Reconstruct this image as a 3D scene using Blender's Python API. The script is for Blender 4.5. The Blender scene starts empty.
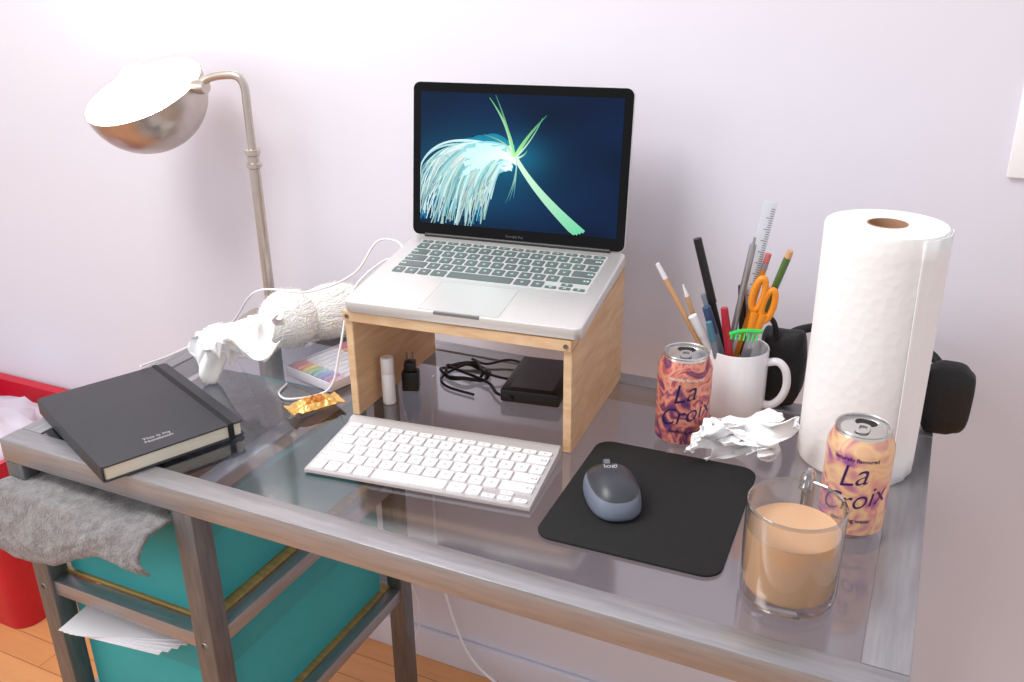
import bpy, bmesh, math, random
from mathutils import Vector, Matrix, noise
random.seed(7)
sc=bpy.context.scene
try: sc.view_settings.view_transform='Standard'
except Exception: pass
COL=sc.collection
Z0=0.74

# ---------------------------------------------------------------- materials
def s2l(c):
    return tuple(((x/255)/12.92 if x/255<=.04045 else (((x/255)+.055)/1.055)**2.4) for x in c)+(1,)
MATS={}
def mat(name,col,rough=.5,metal=0,var=0.0,scale=20,bump=0.0,bscale=80,stretch=None,emit=None,estr=0,spec=.5,sheen=0,sss=0,coat=0):
    if name in MATS: return MATS[name]
    m=bpy.data.materials.new(name); m.use_nodes=True; nt=m.node_tree; b=nt.nodes['Principled BSDF']
    c=s2l(col) if max(col)>1 else tuple(col)+(1,)
    b.inputs['Base Color'].default_value=c; b.inputs['Roughness'].default_value=rough; b.inputs['Metallic'].default_value=metal
    b.inputs['Specular IOR Level'].default_value=spec; b.inputs['Coat Weight'].default_value=coat
    b.inputs['Sheen Weight'].default_value=sheen
    if sss:
        b.inputs['Subsurface Weight'].default_value=sss; b.inputs['Subsurface Radius'].default_value=(.02,.015,.01)
    tc=nt.nodes.new('ShaderNodeTexCoord'); mp=nt.nodes.new('ShaderNodeMapping'); nt.links.new(tc.outputs['Object'],mp.inputs[0])
    if stretch: mp.inputs['Scale'].default_value=stretch
    if var:
        n=nt.nodes.new('ShaderNodeTexNoise'); n.inputs['Scale'].default_value=scale; n.inputs['Detail'].default_value=5
        nt.links.new(mp.outputs[0],n.inputs['Vector'])
        r=nt.nodes.new('ShaderNodeValToRGB'); r.color_ramp.elements[0].position=.3; r.color_ramp.elements[1].position=.7
        r.color_ramp.elements[0].color=tuple(max(0,x*(1-var)) for x in c[:3])+(1,)
        r.color_ramp.elements[1].color=tuple(min(1,x*(1+var)) for x in c[:3])+(1,)
        nt.links.new(n.outputs['Fac'],r.inputs[0]); nt.links.new(r.outputs[0],b.inputs['Base Color'])
    if bump:
        n2=nt.nodes.new('ShaderNodeTexNoise'); n2.inputs['Scale'].default_value=bscale; n2.inputs['Detail'].default_value=4
        nt.links.new(mp.outputs[0],n2.inputs['Vector'])
        bp=nt.nodes.new('ShaderNodeBump'); bp.inputs['Strength'].default_value=bump; bp.inputs['Distance'].default_value=.003
        nt.links.new(n2.outputs['Fac'],bp.inputs['Height']); nt.links.new(bp.outputs[0],b.inputs['Normal'])
    if emit:
        b.inputs['Emission Color'].default_value=s2l(emit) if max(emit)>1 else tuple(emit)+(1,); b.inputs['Emission Strength'].default_value=estr
    MATS[name]=m; return m
def ramp_mat(name,stops,scale,rough=.35,metal=.3,detail=2,dist=1.2):
    m=bpy.data.materials.new(name); m.use_nodes=True; nt=m.node_tree; b=nt.nodes['Principled BSDF']
    tc=nt.nodes.new('ShaderNodeTexCoord'); n=nt.nodes.new('ShaderNodeTexNoise')
    n.inputs['Scale'].default_value=scale; n.inputs['Detail'].default_value=detail; n.inputs['Distortion'].default_value=dist
    nt.links.new(tc.outputs['Object'],n.inputs['Vector'])
    r=nt.nodes.new('ShaderNodeValToRGB'); cr=r.color_ramp
    cr.elements[0].position=stops[0][0]; cr.elements[0].color=s2l(stops[0][1])
    cr.elements[1].position=stops[-1][0]; cr.elements[1].color=s2l(stops[-1][1])
    for p,c in stops[1:-1]:
        e=cr.elements.new(p); e.color=s2l(c)
    nt.links.new(n.outputs['Fac'],r.inputs[0]); nt.links.new(r.outputs[0],b.inputs['Base Color'])
    b.inputs['Roughness'].default_value=rough; b.inputs['Metallic'].default_value=metal
    return m
def glass_sheet(name,tint,refl=.85,base=.05,powr=3.5,rough=0.0):
    m=bpy.data.materials.new(name); m.use_nodes=True; nt=m.node_tree
    for n in list(nt.nodes): nt.nodes.remove(n)
    o=nt.nodes.new('ShaderNodeOutputMaterial'); mx=nt.nodes.new('ShaderNodeMixShader'); t=nt.nodes.new('ShaderNodeBsdfTransparent'); g=nt.nodes.new('ShaderNodeBsdfGlossy')
    t.inputs[0].default_value=tint; g.inputs['Roughness'].default_value=rough
    fr=nt.nodes.new('ShaderNodeLayerWeight'); fr.inputs[0].default_value=.5
    pw=nt.nodes.new('ShaderNodeMath'); pw.operation='POWER'; pw.inputs[1].default_value=powr
    mu=nt.nodes.new('ShaderNodeMath'); mu.operation='MULTIPLY_ADD'; mu.inputs[1].default_value=refl; mu.inputs[2].default_value=base; mu.use_clamp=True
    nt.links.new(fr.outputs['Facing'],pw.inputs[0]); nt.links.new(pw.outputs[0],mu.inputs[0]); nt.links.new(mu.outputs[0],mx.inputs[0]); nt.links.new(t.outputs[0],mx.inputs[1]); nt.links.new(g.outputs[0],mx.inputs[2]); nt.links.new(mx.outputs[0],o.inputs[0])
    return m

# ---------------------------------------------------------------- mesh helpers
def empty(name,loc=(0,0,0),rz=0,rx=0,parent=None):
    e=bpy.data.objects.new(name,None); e.empty_display_size=.02; COL.objects.link(e); e.location=loc; e.rotation_euler=(rx,0,rz)
    if parent: e.parent=parent
    return e
def finish(bm,name,m,parent=None,loc=(0,0,0),rot=(0,0,0),smooth=True,angle=40):
    me=bpy.data.meshes.new(name); bmesh.ops.recalc_face_normals(bm,faces=bm.faces); 
    if smooth:
        for f in bm.faces: f.smooth=True
        lim=math.radians(angle)
        for e in bm.edges:
            if len(e.link_faces)==2 and e.calc_face_angle(0)>lim: e.smooth=False
    bm.to_mesh(me); bm.free()
    o=bpy.data.objects.new(name,me); COL.objects.link(o)
    for mm in (m if isinstance(m,(list,tuple)) else [m]): me.materials.append(mm)
    o.location=loc; o.rotation_euler=rot
    if parent: o.parent=parent
    return o
def add_box(bm,lo,hi,bev=0,seg=2,mi=0):
    g=bmesh.ops.create_cube(bm,size=1); vs=g['verts']
    for v in vs:
        v.co=Vector((lo[i]+(v.co[i]+.5)*(hi[i]-lo[i]) for i in range(3)))
    fs=list({f for v in vs for f in v.link_faces})
    for f in fs: f.material_index=mi
    if bev:
        es=list({e for v in vs for e in v.link_edges})
        bmesh.ops.bevel(bm,geom=es,offset=bev,segments=seg,profile=.5,affect='EDGES',material=-1)
def box(name,lo,hi,m,parent=None,bev=.001,loc=(0,0,0),rot=(0,0,0),seg=2):
    bm=bmesh.new(); add_box(bm,lo,hi,bev,seg); return finish(bm,name,m,parent,loc,rot)
def lathe(name,prof,m,parent=None,seg=64,loc=(0,0,0),rot=(0,0,0),mis=None,angle=40):
    bm=bmesh.new(); rings=[]
    for r,z in prof:
        if r<1e-6: rings.append([bm.verts.new((0,0,z))])
        else: rings.append([bm.verts.new((r*math.cos(2*math.pi*i/seg),r*math.sin(2*math.pi*i/seg),z)) for i in range(seg)])
    for k in range(len(rings)-1):
        a,b=rings[k],rings[k+1]
        for i in range(seg):
            j=(i+1)%seg
            if len(a)==1 and len(b)==1: continue
            if len(a)==1: f=bm.faces.new((a[0],b[j],b[i]))
            elif len(b)==1: f=bm.faces.new((a[i],a[j],b[0]))
            else: f=bm.faces.new((a[i],a[j],b[j],b[i]))
            if mis: f.material_index=mis[k]
    return finish(bm,name,m,parent,loc,rot,angle=angle)
def smooth_pts(pts,n=8):
    out=[]; P=[Vector(p) for p in pts]; P=[P[0]*2-P[1]]+P+[P[-1]*2-P[-2]]
    for i in range(1,len(P)-2):
        for k in range(n):
            t=k/n; a,b,c,d=P[i-1:i+3]
            out.append(.5*((2*b)+(c-a)*t+(2*a-5*b+4*c-d)*t*t+(-a+3*b-3*c+d)*t**3))
    out.append(P[-2]); return out
def add_tube(bm,pts,r,seg=10,mi=0,caps=True,radii=None):
    pts=[Vector(p) for p in pts]; rings=[]; up=None
    for i,p in enumerate(pts):
        t=(pts[min(i+1,len(pts)-1)]-pts[max(i-1,0)]).normalized()
        if up is None:
            up=Vector((0,0,1)) if abs(t.z)<.9 else Vector((1,0,0))
        s=t.cross(up).normalized(); up=s.cross(t).normalized()
        rr=radii[i] if radii else r
        rings.append([bm.verts.new(p+(s*math.cos(2*math.pi*k/seg)+up*math.sin(2*math.pi*k/seg))*rr) for k in range(seg)])
    for a,b in zip(rings,rings[1:]):
        for k in range(seg):
            f=bm.faces.new((a[k],a[(k+1)%seg],b[(k+1)%seg],b[k])); f.material_index=mi
    if caps:
        for rg in (rings[0],rings[-1]):
            f=bm.faces.new(rg); f.material_index=mi
def tube(name,pts,r,m,parent=None,seg=10,sm=0,radii=None):
    bm=bmesh.new(); 
    if sm: pts=smooth_pts(pts,sm)
    add_tube(bm,pts,r,seg,radii=radii); return finish(bm,name,m,parent,angle=60)
def rrect(w,d,r,n=8):
    out=[]
    for cx,cy,a0 in ((w/2-r,d/2-r,0),(-w/2+r,d/2-r,90),(-w/2+r,-d/2+r,180),(w/2-r,-d/2+r,270)):
        for i in range(n+1):
            a=math.radians(a0+90*i/n); out.append((cx+r*math.cos(a),cy+r*math.sin(a)))
    return out
def slab(name,outline,z0,z1,m,parent=None,bev=.0006,loc=(0,0,0),rot=(0,0,0)):
    bm=bmesh.new(); vs=[bm.verts.new((x,y,z0)) for x,y in outline]; f=bm.faces.new(vs)
    g=bmesh.ops.extrude_face_region(bm,geom=[f]); 
    for e in g['geom']:
        if isinstance(e,bmesh.types.BMVert): e.co.z=z1
    if bev:
        es=[e for e in bm.edges if abs(e.verts[0].co.z-e.verts[1].co.z)<1e-7]
        bmesh.ops.bevel(bm,geom=es,offset=bev,segments=2,profile=.5,affect='EDGES')
    return finish(bm,name,m,parent,loc,rot)
def text_mesh(name,body,size,m,parent,fn,shear=0,offset=0,align='CENTER'):
    cu=bpy.data.curves.new(name,'FONT'); cu.body=body; cu.size=size; cu.align_x=align; cu.align_y='CENTER'; cu.shear=shear; cu.offset=offset
    o=bpy.data.objects.new(name+'_tmp',cu); COL.objects.link(o); bpy.context.view_layer.update()
    dg=bpy.context.evaluated_depsgraph_get(); me=bpy.data.meshes.new_from_object(o.evaluated_get(dg)); bpy.data.objects.remove(o)
    bm=bmesh.new(); bm.from_mesh(me)
    bmesh.ops.subdivide_edges(bm,edges=[e for e in bm.edges if e.calc_length()>size*.3],cuts=2)
    bmesh.ops.triangulate(bm,faces=bm.faces)
    for v in bm.verts: v.co=Vector(fn(v.co.x,v.co.y))
    me2=bpy.data.meshes.new(name); bm.to_mesh(me2); bm.free(); me2.materials.clear(); me2.materials.append(m)
    for p in me2.polygons: p.material_index=0
    ob=bpy.data.objects.new(name,me2); COL.objects.link(ob); ob.parent=parent; return ob

# ================================================================= ROOM
M_wall=mat('wall_paint',(223,220,231),.75,var=.012,scale=1.5,bump=.08,bscale=60)
WY=.60
box('wall_back',(-3,WY,-Z0),(3.2,WY+.1,2.0),M_wall,bev=0)
box('baseboard_back',(-3,WY-.012,-Z0),(3.2,WY-.0005,-Z0+.07),mat('trim_white',(220,217,228),.6,var=.01),bev=.003)
fm=bpy.data.materials.new('wood_floor'); fm.use_nodes=True; nt=fm.node_tree; b=nt.nodes['Principled BSDF']
tc=nt.nodes.new('ShaderNodeTexCoord'); mp=nt.nodes.new('ShaderNodeMapping'); nt.links.new(tc.outputs['Object'],mp.inputs[0])
bk=nt.nodes.new('ShaderNodeTexBrick'); bk.inputs['Color1'].default_value=s2l((238,174,118)); bk.inputs['Color2'].default_value=s2l((230,160,104)); bk.inputs['Mortar'].default_value=s2l((176,116,72))
bk.inputs['Scale'].default_value=1; bk.inputs['Brick Width'].default_value=.9; bk.inputs['Row Height'].default_value=.06; bk.inputs['Mortar Size'].default_value=.001
nt.links.new(mp.outputs[0],bk.inputs['Vector']); mp2=nt.nodes.new('ShaderNodeMapping'); mp2.inputs['Scale'].default_value=(3,50,1); nt.links.new(tc.outputs['Object'],mp2.inputs[0])
nn=nt.nodes.new('ShaderNodeTexNoise'); nn.inputs['Scale'].default_value=2; nn.inputs['Detail'].default_value=6; nt.links.new(mp2.outputs[0],nn.inputs['Vector'])
mx=nt.nodes.new('ShaderNodeMixRGB'); mx.blend_type='MULTIPLY'; mx.inputs[0].default_value=.2; nt.links.new(bk.outputs[0],mx.inputs[1]); nt.links.new(nn.outputs['Fac'],mx.inputs[2]); nt.links.new(mx.outputs[0],b.inputs['Base Color']); b.inputs['Roughness'].default_value=.35
box('floor',(-3,-2.2,-Z0-.05),(3.2,WY,-Z0),fm,bev=0)

sw=empty('light_switch',(1.148,WY,.368))
M_sw=mat('switch_plastic',(246,244,246),.35)
box('plate',(-.035,-.007,-.057),(.035,-.0002,.057),M_sw,sw,.003)
box('rocker',(-.016,-.010,-.032),(.016,-.006,.032),M_sw,sw,.0015)

# ================================================================= DESK
L,D=1.083,.517
desk=empty('glass_desk')
SC=(168,167,170)
M_st=mat('brushed_steel',SC,.40,.7,var=.12,scale=14,stretch=(1,12,12),bump=.12,bscale=60)
M_sty=mat('brushed_steel_y',SC,.40,.7,var=.12,scale=14,stretch=(12,1,12),bump=.12,bscale=60)
M_stz=mat('brushed_steel_z',(122,122,124),.42,.75,var=.16,scale=14,stretch=(12,12,1.5),bump=.12,bscale=60)
T=.030
box('rail_front',(0,0,-T),(L,.032,.002),M_st,desk,.0015)
box('rail_back',(0,D-.030,-T),(L,D,.002),M_st,desk,.0015)
box('rail_left',(0,.0325,-T),(.036,D-.0305,.0018),M_sty,desk,.0015)
box('rail_right',(L-.04,.0325,-T),(L,D-.0305,.0018),M_sty,desk,.0015)
M_glass=glass_sheet('tinted_glass',(.60,.645,.735,1),.75,.13,2.4,.09)
bm=bmesh.new(); bm.faces.new([bm.verts.new(p) for p in ((.034,.030,-.0003),(L-.038,.030,-.0003),(L-.038,D-.028,-.0003),(.034,D-.028,-.0003))]); finish(bm,'glass_top',M_glass,desk)
YB=.42
legs=[(.002,0),(.287,0),(L-.034,.001),(.002,D-.031),(L-.034,D-.031),(.287,YB)]
for i,(x,y) in enumerate(legs): box(f'leg_{i+1}',(x,y,-Z0+.001),(x+.030,y+.030,-T),M_stz,desk,.0015)
for i,z in enumerate((-.235,-.455)):
    box(f'bay_front_{i}',(.032,.004,z),(.287,.026,z+.022),M_st,desk,.001)
    box(f'bay_back_{i}',(.032,YB+.004,z),(.287,YB+.026,z+.022),M_st,desk,.001)
    box(f'bay_right_{i}',(.293,.030,z),(.313,YB,z+.022),M_sty,desk,.001)
    box(f'bay_left_{i}',(.004,.030,z),(.024,D-.031,z+.022),M_sty,desk,.001)
box('bay_top_rail',(.29,.0325,-T+.002),(.316,D-.031,-.009),M_sty,desk,.001)
M_blk=mat('black_plastic',(22,22,24),.4,var=.1)
shelf=box('bay_shelf',(.026,.028,-.215),(.292,YB+.002,-.209),mat('shelf_board',(200,165,100),.4,.3,var=.2,stretch=(1,8,1)),desk,.001)
box('bay_shelf_low',(.026,.028,-.437),(.292,YB+.002,-.431),MATS['shelf_board'],desk,.001)
box('drawer_lip',(.286,.034,-.250),(.2925,YB-.004,-.2355),M_blk,desk,.001)
for i,(x,y) in enumerate(((.010,.012),(.297,.012))):
    lathe(f'bolt_{i}',[(0,-.008),(.006,-.008),(.006,-.003),(.004,0)],M_st,desk,16,loc=(x+.006,-.001,-.224),rot=(math.radians(-90)+math.pi,0,0))

M_teal=mat('teal_fabric',(60,176,182),.7,var=.08,scale=6,bump=.2,bscale=500)
M_teald=mat('teal_lid',(54,164,172),.65,var=.08,scale=6)
def sbox(name,lo,hi,rim):
    e=empty(name,(lo[0],lo[1],lo[2])); s=[hi[i]-lo[i] for i in range(3)]
    bm=bmesh.new(); add_box(bm,(0,0,0),(s[0],s[1],s[2]-rim),.003); finish(bm,'body',M_teal,e)
    bm=bmesh.new(); add_box(bm,(-.003,-.003,s[2]-rim-.012),(s[0]+.003,s[1]+.003,s[2]),.003); finish(bm,'lid',M_teald,e)
    return e
sbox('storage_box',(.038,.030,-.208),(.280,.405,-.066),.03)
sbox('storage_box',(.038,.030,-.430),(.284,.405,-.262),.03)
pp=empty('paper_stack',(.15,.10,-.2615),rz=.25)
for i in range(5):
    box(f'sheet_{i}',(-.10+.004*i,-.115+.003*i,.0012*i),(.06+.003*i,.08,.0012*i+.001),mat('paper_white',(238,236,240),.7),pp,0,rot=(0,0,.06*(i-2)))

# draped grey felt cloth: lies over the box lid and hangs at the front
bm=bmesh.new(); NX,NY=50,80; G=[]
for j in range(NY+1):
    row=[]
    for i in range(NX+1):
        u=i/NX; v=j/NY
        x=.004+u*.270+.006*math.sin(v*13)
        s=v*.52
        if s<.39: y=.375-s*1.0; z=-.052
        else:
            t=(s-.39)/.13; y=-.022-.016*math.sin(t*2.2)-.003; z=-.052-.085*t**.9*(.75+.3*math.sin(u*5+.6))
            y=min(y,-.015-.01*min(1,t*6))
        n=noise.noise(Vector((u*5,v*8,1.3)))*.008+noise.noise(Vector((u*14,v*24,5)))*.003
        y-=abs(n)*.8; z+=n*(.7)
        z=min(z,-.034)
        if s<.39: z=max(z,-.060)
        row.append(bm.verts.new((x,y,z)))
    G.append(row)
for j in range(NY):
    for i in range(NX): bm.faces.new((G[j][i],G[j][i+1],G[j+1][i+1],G[j+1][i]))
cl=finish(bm,'felt_cloth',mat('felt_grey',(128,124,125),.95,var=.3,scale=90,bump=.9,bscale=300,sheen=.4),angle=180)
md=cl.modifiers.new('s','SOLIDIFY'); md.thickness=.004; md.offset=0

# red bin
rb=empty('red_storage_bin',(-.745,.418,-Z0+.001))
M_red=mat('red_plastic',(196,20,44),.35,var=.05)
def frust(bm,w0,d0,w1,d1,z0,z1,r,mi=0,flip=False):
    a=[bm.verts.new((x,y,z0)) for x,y in rrect(w0,d0,r)]; b=[bm.verts.new((x,y,z1)) for x,y in rrect(w1,d1,r)]
    n=len(a)
    for i in range(n):
        f=bm.faces.new((a[i],a[(i+1)%n],b[(i+1)%n],b[i])); f.material_index=mi
    return a,b
bm=bmesh.new()
a,b1=frust(bm,.36,.24,.46,.32,0,.42,.04); bm.faces.new(list(reversed(a)))
a2,b2=frust(bm,.352,.232,.452,.312,.004,.42,.04); bm.faces.new(a2)
n=len(b1)
a3,b3=frust(bm,.49,.35,.49,.35,.395,.424,.045)
for i in range(n):
    bm.faces.new((b3[i],b3[(i+1)%n],b2[(i+1)%n],b2[i])); bm.faces.new((a3[i],a3[(i+1)%n],b1[(i+1)%n],b1[i]))
finish(bm,'bin',M_red,rb)
def blob(bm,c,rad,amp,fr,seed,sub=4):
    g=bmesh.ops.create_icosphere(bm,subdivisions=sub,radius=1)
    for v in g['verts']:
        d=v.co.normalized(); k=1+amp*noise.noise(d*fr+Vector((seed,seed*2,0)))+amp*.5*noise.noise(d*fr*2.7+Vector((seed,0,3)))
        v.co=Vector((c[i]+d[i]*rad[i]*k for i in range(3)))
bm=bmesh.new(); blob(bm,(0,0,.33),(.20,.14,.12),.35,2.2,3)
finish(bm,'bag_contents',mat('bag_white',(225,215,228),.6),rb,angle=180)

# ================================================================= KEYBOARDS
ROWS=[[14.5/14]*14,[1]*13+[1.5],[1.5]+[1]*13,[1.75]+[1]*11+[1.75],[2.25]+[1]*10+[2.25],[1,1,1,1.25,5,1.25,1,1,1,1]]
def keys(name,x0,y0,w,d,z,h,m,ml,parent,gap=.0022,tilt=None,legend=True):
    bm=bmesh.new(); unit=w/14.5; rh=[.55,1,1,1,1,1]; tot=sum(rh); ry=d/tot; y=y0+d
    for r,row in enumerate(ROWS):
        hh=rh[r]*ry; x=x0
        for k,kw in enumerate(row):
            subs=[(x,y-hh,x+kw*unit,y)]
            if r==5 and k==8: subs=[(x,y-hh/2,x+kw*unit,y),(x,y-hh,x+kw*unit,y-hh/2)]
            if r==5 and k in(7,9): subs=[(x,y-hh,x+kw*unit,y-hh/2)]
            for (ax,ay,bx,by) in subs:
                g=gap/2; ax+=g;ay+=g;bx-=g;by-=g
                o=rrect(bx-ax,by-ay,min(.0016,(by-ay)*.3),3); cx,cy=(ax+bx)/2,(ay+by)/2
                lo=[bm.verts.new((cx+p,cy+q,z)) for p,q in o]; hi=[bm.verts.new((cx+p*.985,cy+q*.98,z+h)) for p,q in o]
                n=len(lo)
                for i in range(n): bm.faces.new((lo[i],lo[(i+1)%n],hi[(i+1)%n],hi[i]))
                bm.faces.new(hi)
                if legend and not(r==5 and k==4):
                    lw=.0016 if kw<1.3 else .0035; lh=.0016 if r else .001
                    ox=0 if kw<1.3 else (-(bx-ax)/2+.005 if k<6 else (bx-ax)/2-.005)
                    q=[bm.verts.new((cx+ox+a*lw,cy+b_*lh,z+h+.0001)) for a,b_ in((-1,-1),(1,-1),(1,1),(-1,1))]
                    q2=[bm.verts.new((cx+ox+a*lw*.55,cy+b_*lh*.5,z+h+.00012)) for a,b_ in((-1,-1),(1,-1),(1,1),(-1,1))]
                    for i in range(4):
                        f=bm.faces.new((q[i],q[(i+1)%4],q2[(i+1)%4],q2[i])); f.material_index=1
            x+=kw*unit
        y-=hh
    return finish(bm,name,[m,ml],parent,angle=30)
M_alu=mat('aluminium',(222,219,217),.40,.55,var=.02,scale=200)
M_kw=mat('key_white',(244,242,244),.4)
M_leg=mat('key_legend',(165,165,170),.6)
kb=empty('computer_keyboard',(.4114,.0944,.0006),rz=.1163)
w,d=.281,.130
sec=[(0,.001),(0,.0055),(.112,.0125),(.118,.0165),(.126,.0165),(.130,.012),(.130,.004),(.126,.0005),(.115,.0005)]
bm=bmesh.new(); A=[bm.verts.new((0,y,z)) for y,z in sec]; B=[bm.verts.new((w,y,z)) for y,z in sec]; bm.faces.new(A); bm.faces.new(list(reversed(B)))
for i in range(len(sec)): j=(i+1)%len(sec); bm.faces.new((A[i],B[i],B[j],A[j]))
bmesh.ops.bevel(bm,geom=[e for e in bm.edges if abs(e.verts[0].co.x-e.verts[1].co.x)>.1],offset=.0006,segments=2,affect='EDGES')
finish(bm,'body',mat('keyboard_deck',(204,200,202),.42,.5),kb)
kt=empty('key_bed',(0,0,.0055),rx=math.atan2(.007,.112),parent=kb)
keys('keys',.004,.003,.273,.108,.0001,.0022,M_kw,M_leg,kt,gap=.0032)

# ================================================================= STAND
SX,SY,ST=.376,.243,.065
SW,SD,SHF,SHB=.308,.235,.150,.182
st=empty('wooden_laptop_stand',(SX,SY,.0003),rz=ST)
wm=bpy.data.materials.new('pale_wood'); wm.use_nodes=True; nt=wm.node_tree; b=nt.nodes['Principled BSDF']
tc=nt.nodes.new('ShaderNodeTexCoord'); mp=nt.nodes.new('ShaderNodeMapping'); mp.inputs['Scale'].default_value=(4,2,14); nt.links.new(tc.outputs['Object'],mp.inputs[0])
n1=nt.nodes.new('ShaderNodeTexNoise'); n1.inputs['Scale'].default_value=6; n1.inputs['Detail'].default_value=8; n1.inputs['Distortion'].default_value=.8; nt.links.new(mp.outputs[0],n1.inputs['Vector'])
rp=nt.nodes.new('ShaderNodeValToRGB'); rp.color_ramp.elements[0].position=.25; rp.color_ramp.elements[0].color=s2l((206,162,118)); rp.color_ramp.elements[1].position=.75; rp.color_ramp.elements[1].color=s2l((232,200,162))
nt.links.new(n1.outputs['Fac'],rp.inputs[0]); nt.links.new(rp.outputs[0],b.inputs['Base Color']); b.inputs['Roughness'].default_value=.5
sl=math.atan2(SHB-SHF,SD)
def prism(name,x0,x1,pts,m,parent):
    bm=bmesh.new(); A=[bm.verts.new((x0,y,z)) for y,z in pts]; B=[bm.verts.new((x1,y,z)) for y,z in pts]; bm.faces.new(A); bm.faces.new(list(reversed(B)))
    for i in range(len(pts)): j=(i+1)%len(pts); bm.faces.new((A[i],B[i],B[j],A[j]))
    bmesh.ops.bevel(bm,geom=list(bm.edges),offset=.0008,segments=2,affect='EDGES')
    return finish(bm,name,m,parent)
tt=.011
prism('side_left',0,tt,[(.004,0),(SD,0),(SD,SHB-.014),(.004,SHF-.014)],wm,st)
prism('side_right',SW-tt,SW,[(.004,0),(SD,0),(SD,SHB-.014),(.004,SHF-.014)],wm,st)
prism('top_board',0,SW,[(0,SHF-.0138),(SD+.002,SHB-.0138),(SD+.002,SHB),(0,SHF)],wm,st)
prism('back_brace',tt,SW-tt,[(SD-.014,.10),(SD-.002,.10),(SD-.002,.155),(SD-.014,.155)],wm,st)
for i,(x,z) in enumerate(((.006,SHF-.007),(SW-.007,SHF-.007))):
    lathe(f'screw_{i}',[(0,0),(.0028,0),(.0028,.0008)],M_stz,st,14,loc=(x,-.0004,z),rot=(math.radians(90),0,0))

# ================================================================= LAPTOP
LW,LD=.314,.219
lp=empty('laptop_computer',(SX+.006,SY-.006,SHF+.002),rz=ST+.022,rx=sl)
base=slab('base',[(x+LW/2,y+LD/2) for x,y in rrect(LW,LD,.010)],.0,.0150,M_alu,lp,.002)
box('palm_slot',(LW/2-.03,-.0003,.012),(LW/2+.03,.003,.0153),mat('slot_dark',(120,118,118),.5),lp,0)
for i,(x,y) in enumerate(((.02,.02),(LW-.02,.02),(.02,LD-.02),(LW-.02,LD-.02))): lathe(f'foot_{i}',[(0,-.0015),(.008,-.0015),(.009,.0005)],M_blk,lp,20,loc=(x,y,0))
M_kbk=mat('key_glare_grey',(104,112,112),.3)  # black laptop keys; glare is put into this grey-green base colour
M_kg=mat('key_legend_glow',(180,225,210),.5,emit=(170,225,205),estr=.35)
slab('key_well',[(x+LW/2,y+.146) for x,y in rrect(.274,.112,.003)],.0150,.0152,mat('well',(214,216,214),.45,.3),lp,0)
keys('keys',LW/2-.1355,.0915,.271,.109,.0152,.0010,M_kbk,M_kg,lp,gap=.0038)
slab('trackpad',[(x+LW/2,y+.043) for x,y in rrect(.105,.076,.003)],.0150,.0152,mat('trackpad',(224,221,219),.3,.4),lp,0)
slab('trackpad_edge',[(x+LW/2,y+.043) for x,y in rrect(.1062,.0772,.0035)],.01495,.0151,mat('edge_dark',(160,158,158),.5),lp,0)
LH=.213
lid=empty('lid',(-.0025,LD-.004,.0155),rx=math.radians(-7.5)-sl,parent=lp)
bm=bmesh.new(); o=rrect(LW,LH,.010)
fv=[bm.verts.new((x+LW/2,0,z+LH/2+.001)) for x,z in o]; f=bm.faces.new(fv); g=bmesh.ops.extrude_face_region(bm,geom=[f])
for e in g['geom']:
    if isinstance(e,bmesh.types.BMVert): e.co.y=.0055
finish(bm,'lid_shell',M_alu,lid)
bm=bmesh.new(); fv=[bm.verts.new((x+LW/2,-.0006,z+LH/2+.001)) for x,z in rrect(LW-.001,LH-.001,.0098)]; f=bm.faces.new(fv); g=bmesh.ops.extrude_face_region(bm,geom=[f])
for e in g['geom']:
    if isinstance(e,bmesh.types.BMVert): e.co.y=-.00005
finish(bm,'bezel',mat('bezel_black',(12,12,14),.25,spec=.15),lid)
tube('hinge_bar',[(.02,.002,.0005),(LW-.02,.002,.0005)],.0045,M_blk,lid,14)
SWd,SHd=.290,.182; sx0=(LW-SWd)/2; sz0=.0190
scm=bpy.data.materials.new('display_glow'); scm.use_nodes=True; nt=scm.node_tree; b=nt.nodes['Principled BSDF']
at=nt.nodes.new('ShaderNodeVertexColor'); at.layer_name='Col'
b.inputs['Base Color'].default_value=(.003,.004,.006,1); b.inputs['Roughness'].default_value=.35; b.inputs['Specular IOR Level'].default_value=.1; b.inputs['Emission Strength'].default_value=1.0
nt.links.new(at.outputs[0],b.inputs['Emission Color'])
bm=bmesh.new(); cl_=bm.loops.layers.float_color.new('Col')
NXs,NYs=40,26
V=[[bm.verts.new((sx0+SWd*i/NXs,-.0010,sz0+SHd*j/NYs)) for i in range(NXs+1)] for j in range(NYs+1)]
for j in range(NYs):
    for i in range(NXs):
        f=bm.faces.new((V[j][i],V[j][i+1],V[j+1][i+1],V[j+1][i]))
        for lpv in f.loops:
            u=(lpv.vert.co.x-sx0)/SWd; v=(lpv.vert.co.z-sz0)/SHd
            k=.6+.5*noise.noise(Vector((u*3,v*3,2)))
            g_=math.exp(-((u-.28)**2*9+(v-.42)**2*11))*.8+math.exp(-((u-.5)**2*60+(v-.55)**2*60))
            c=s2l((6,36,78)); h=s2l((20,120,150)); lpv[cl_]=tuple(c[q]*k+h[q]*g_*.5 for q in range(3))+(1,)
cnt=0
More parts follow.
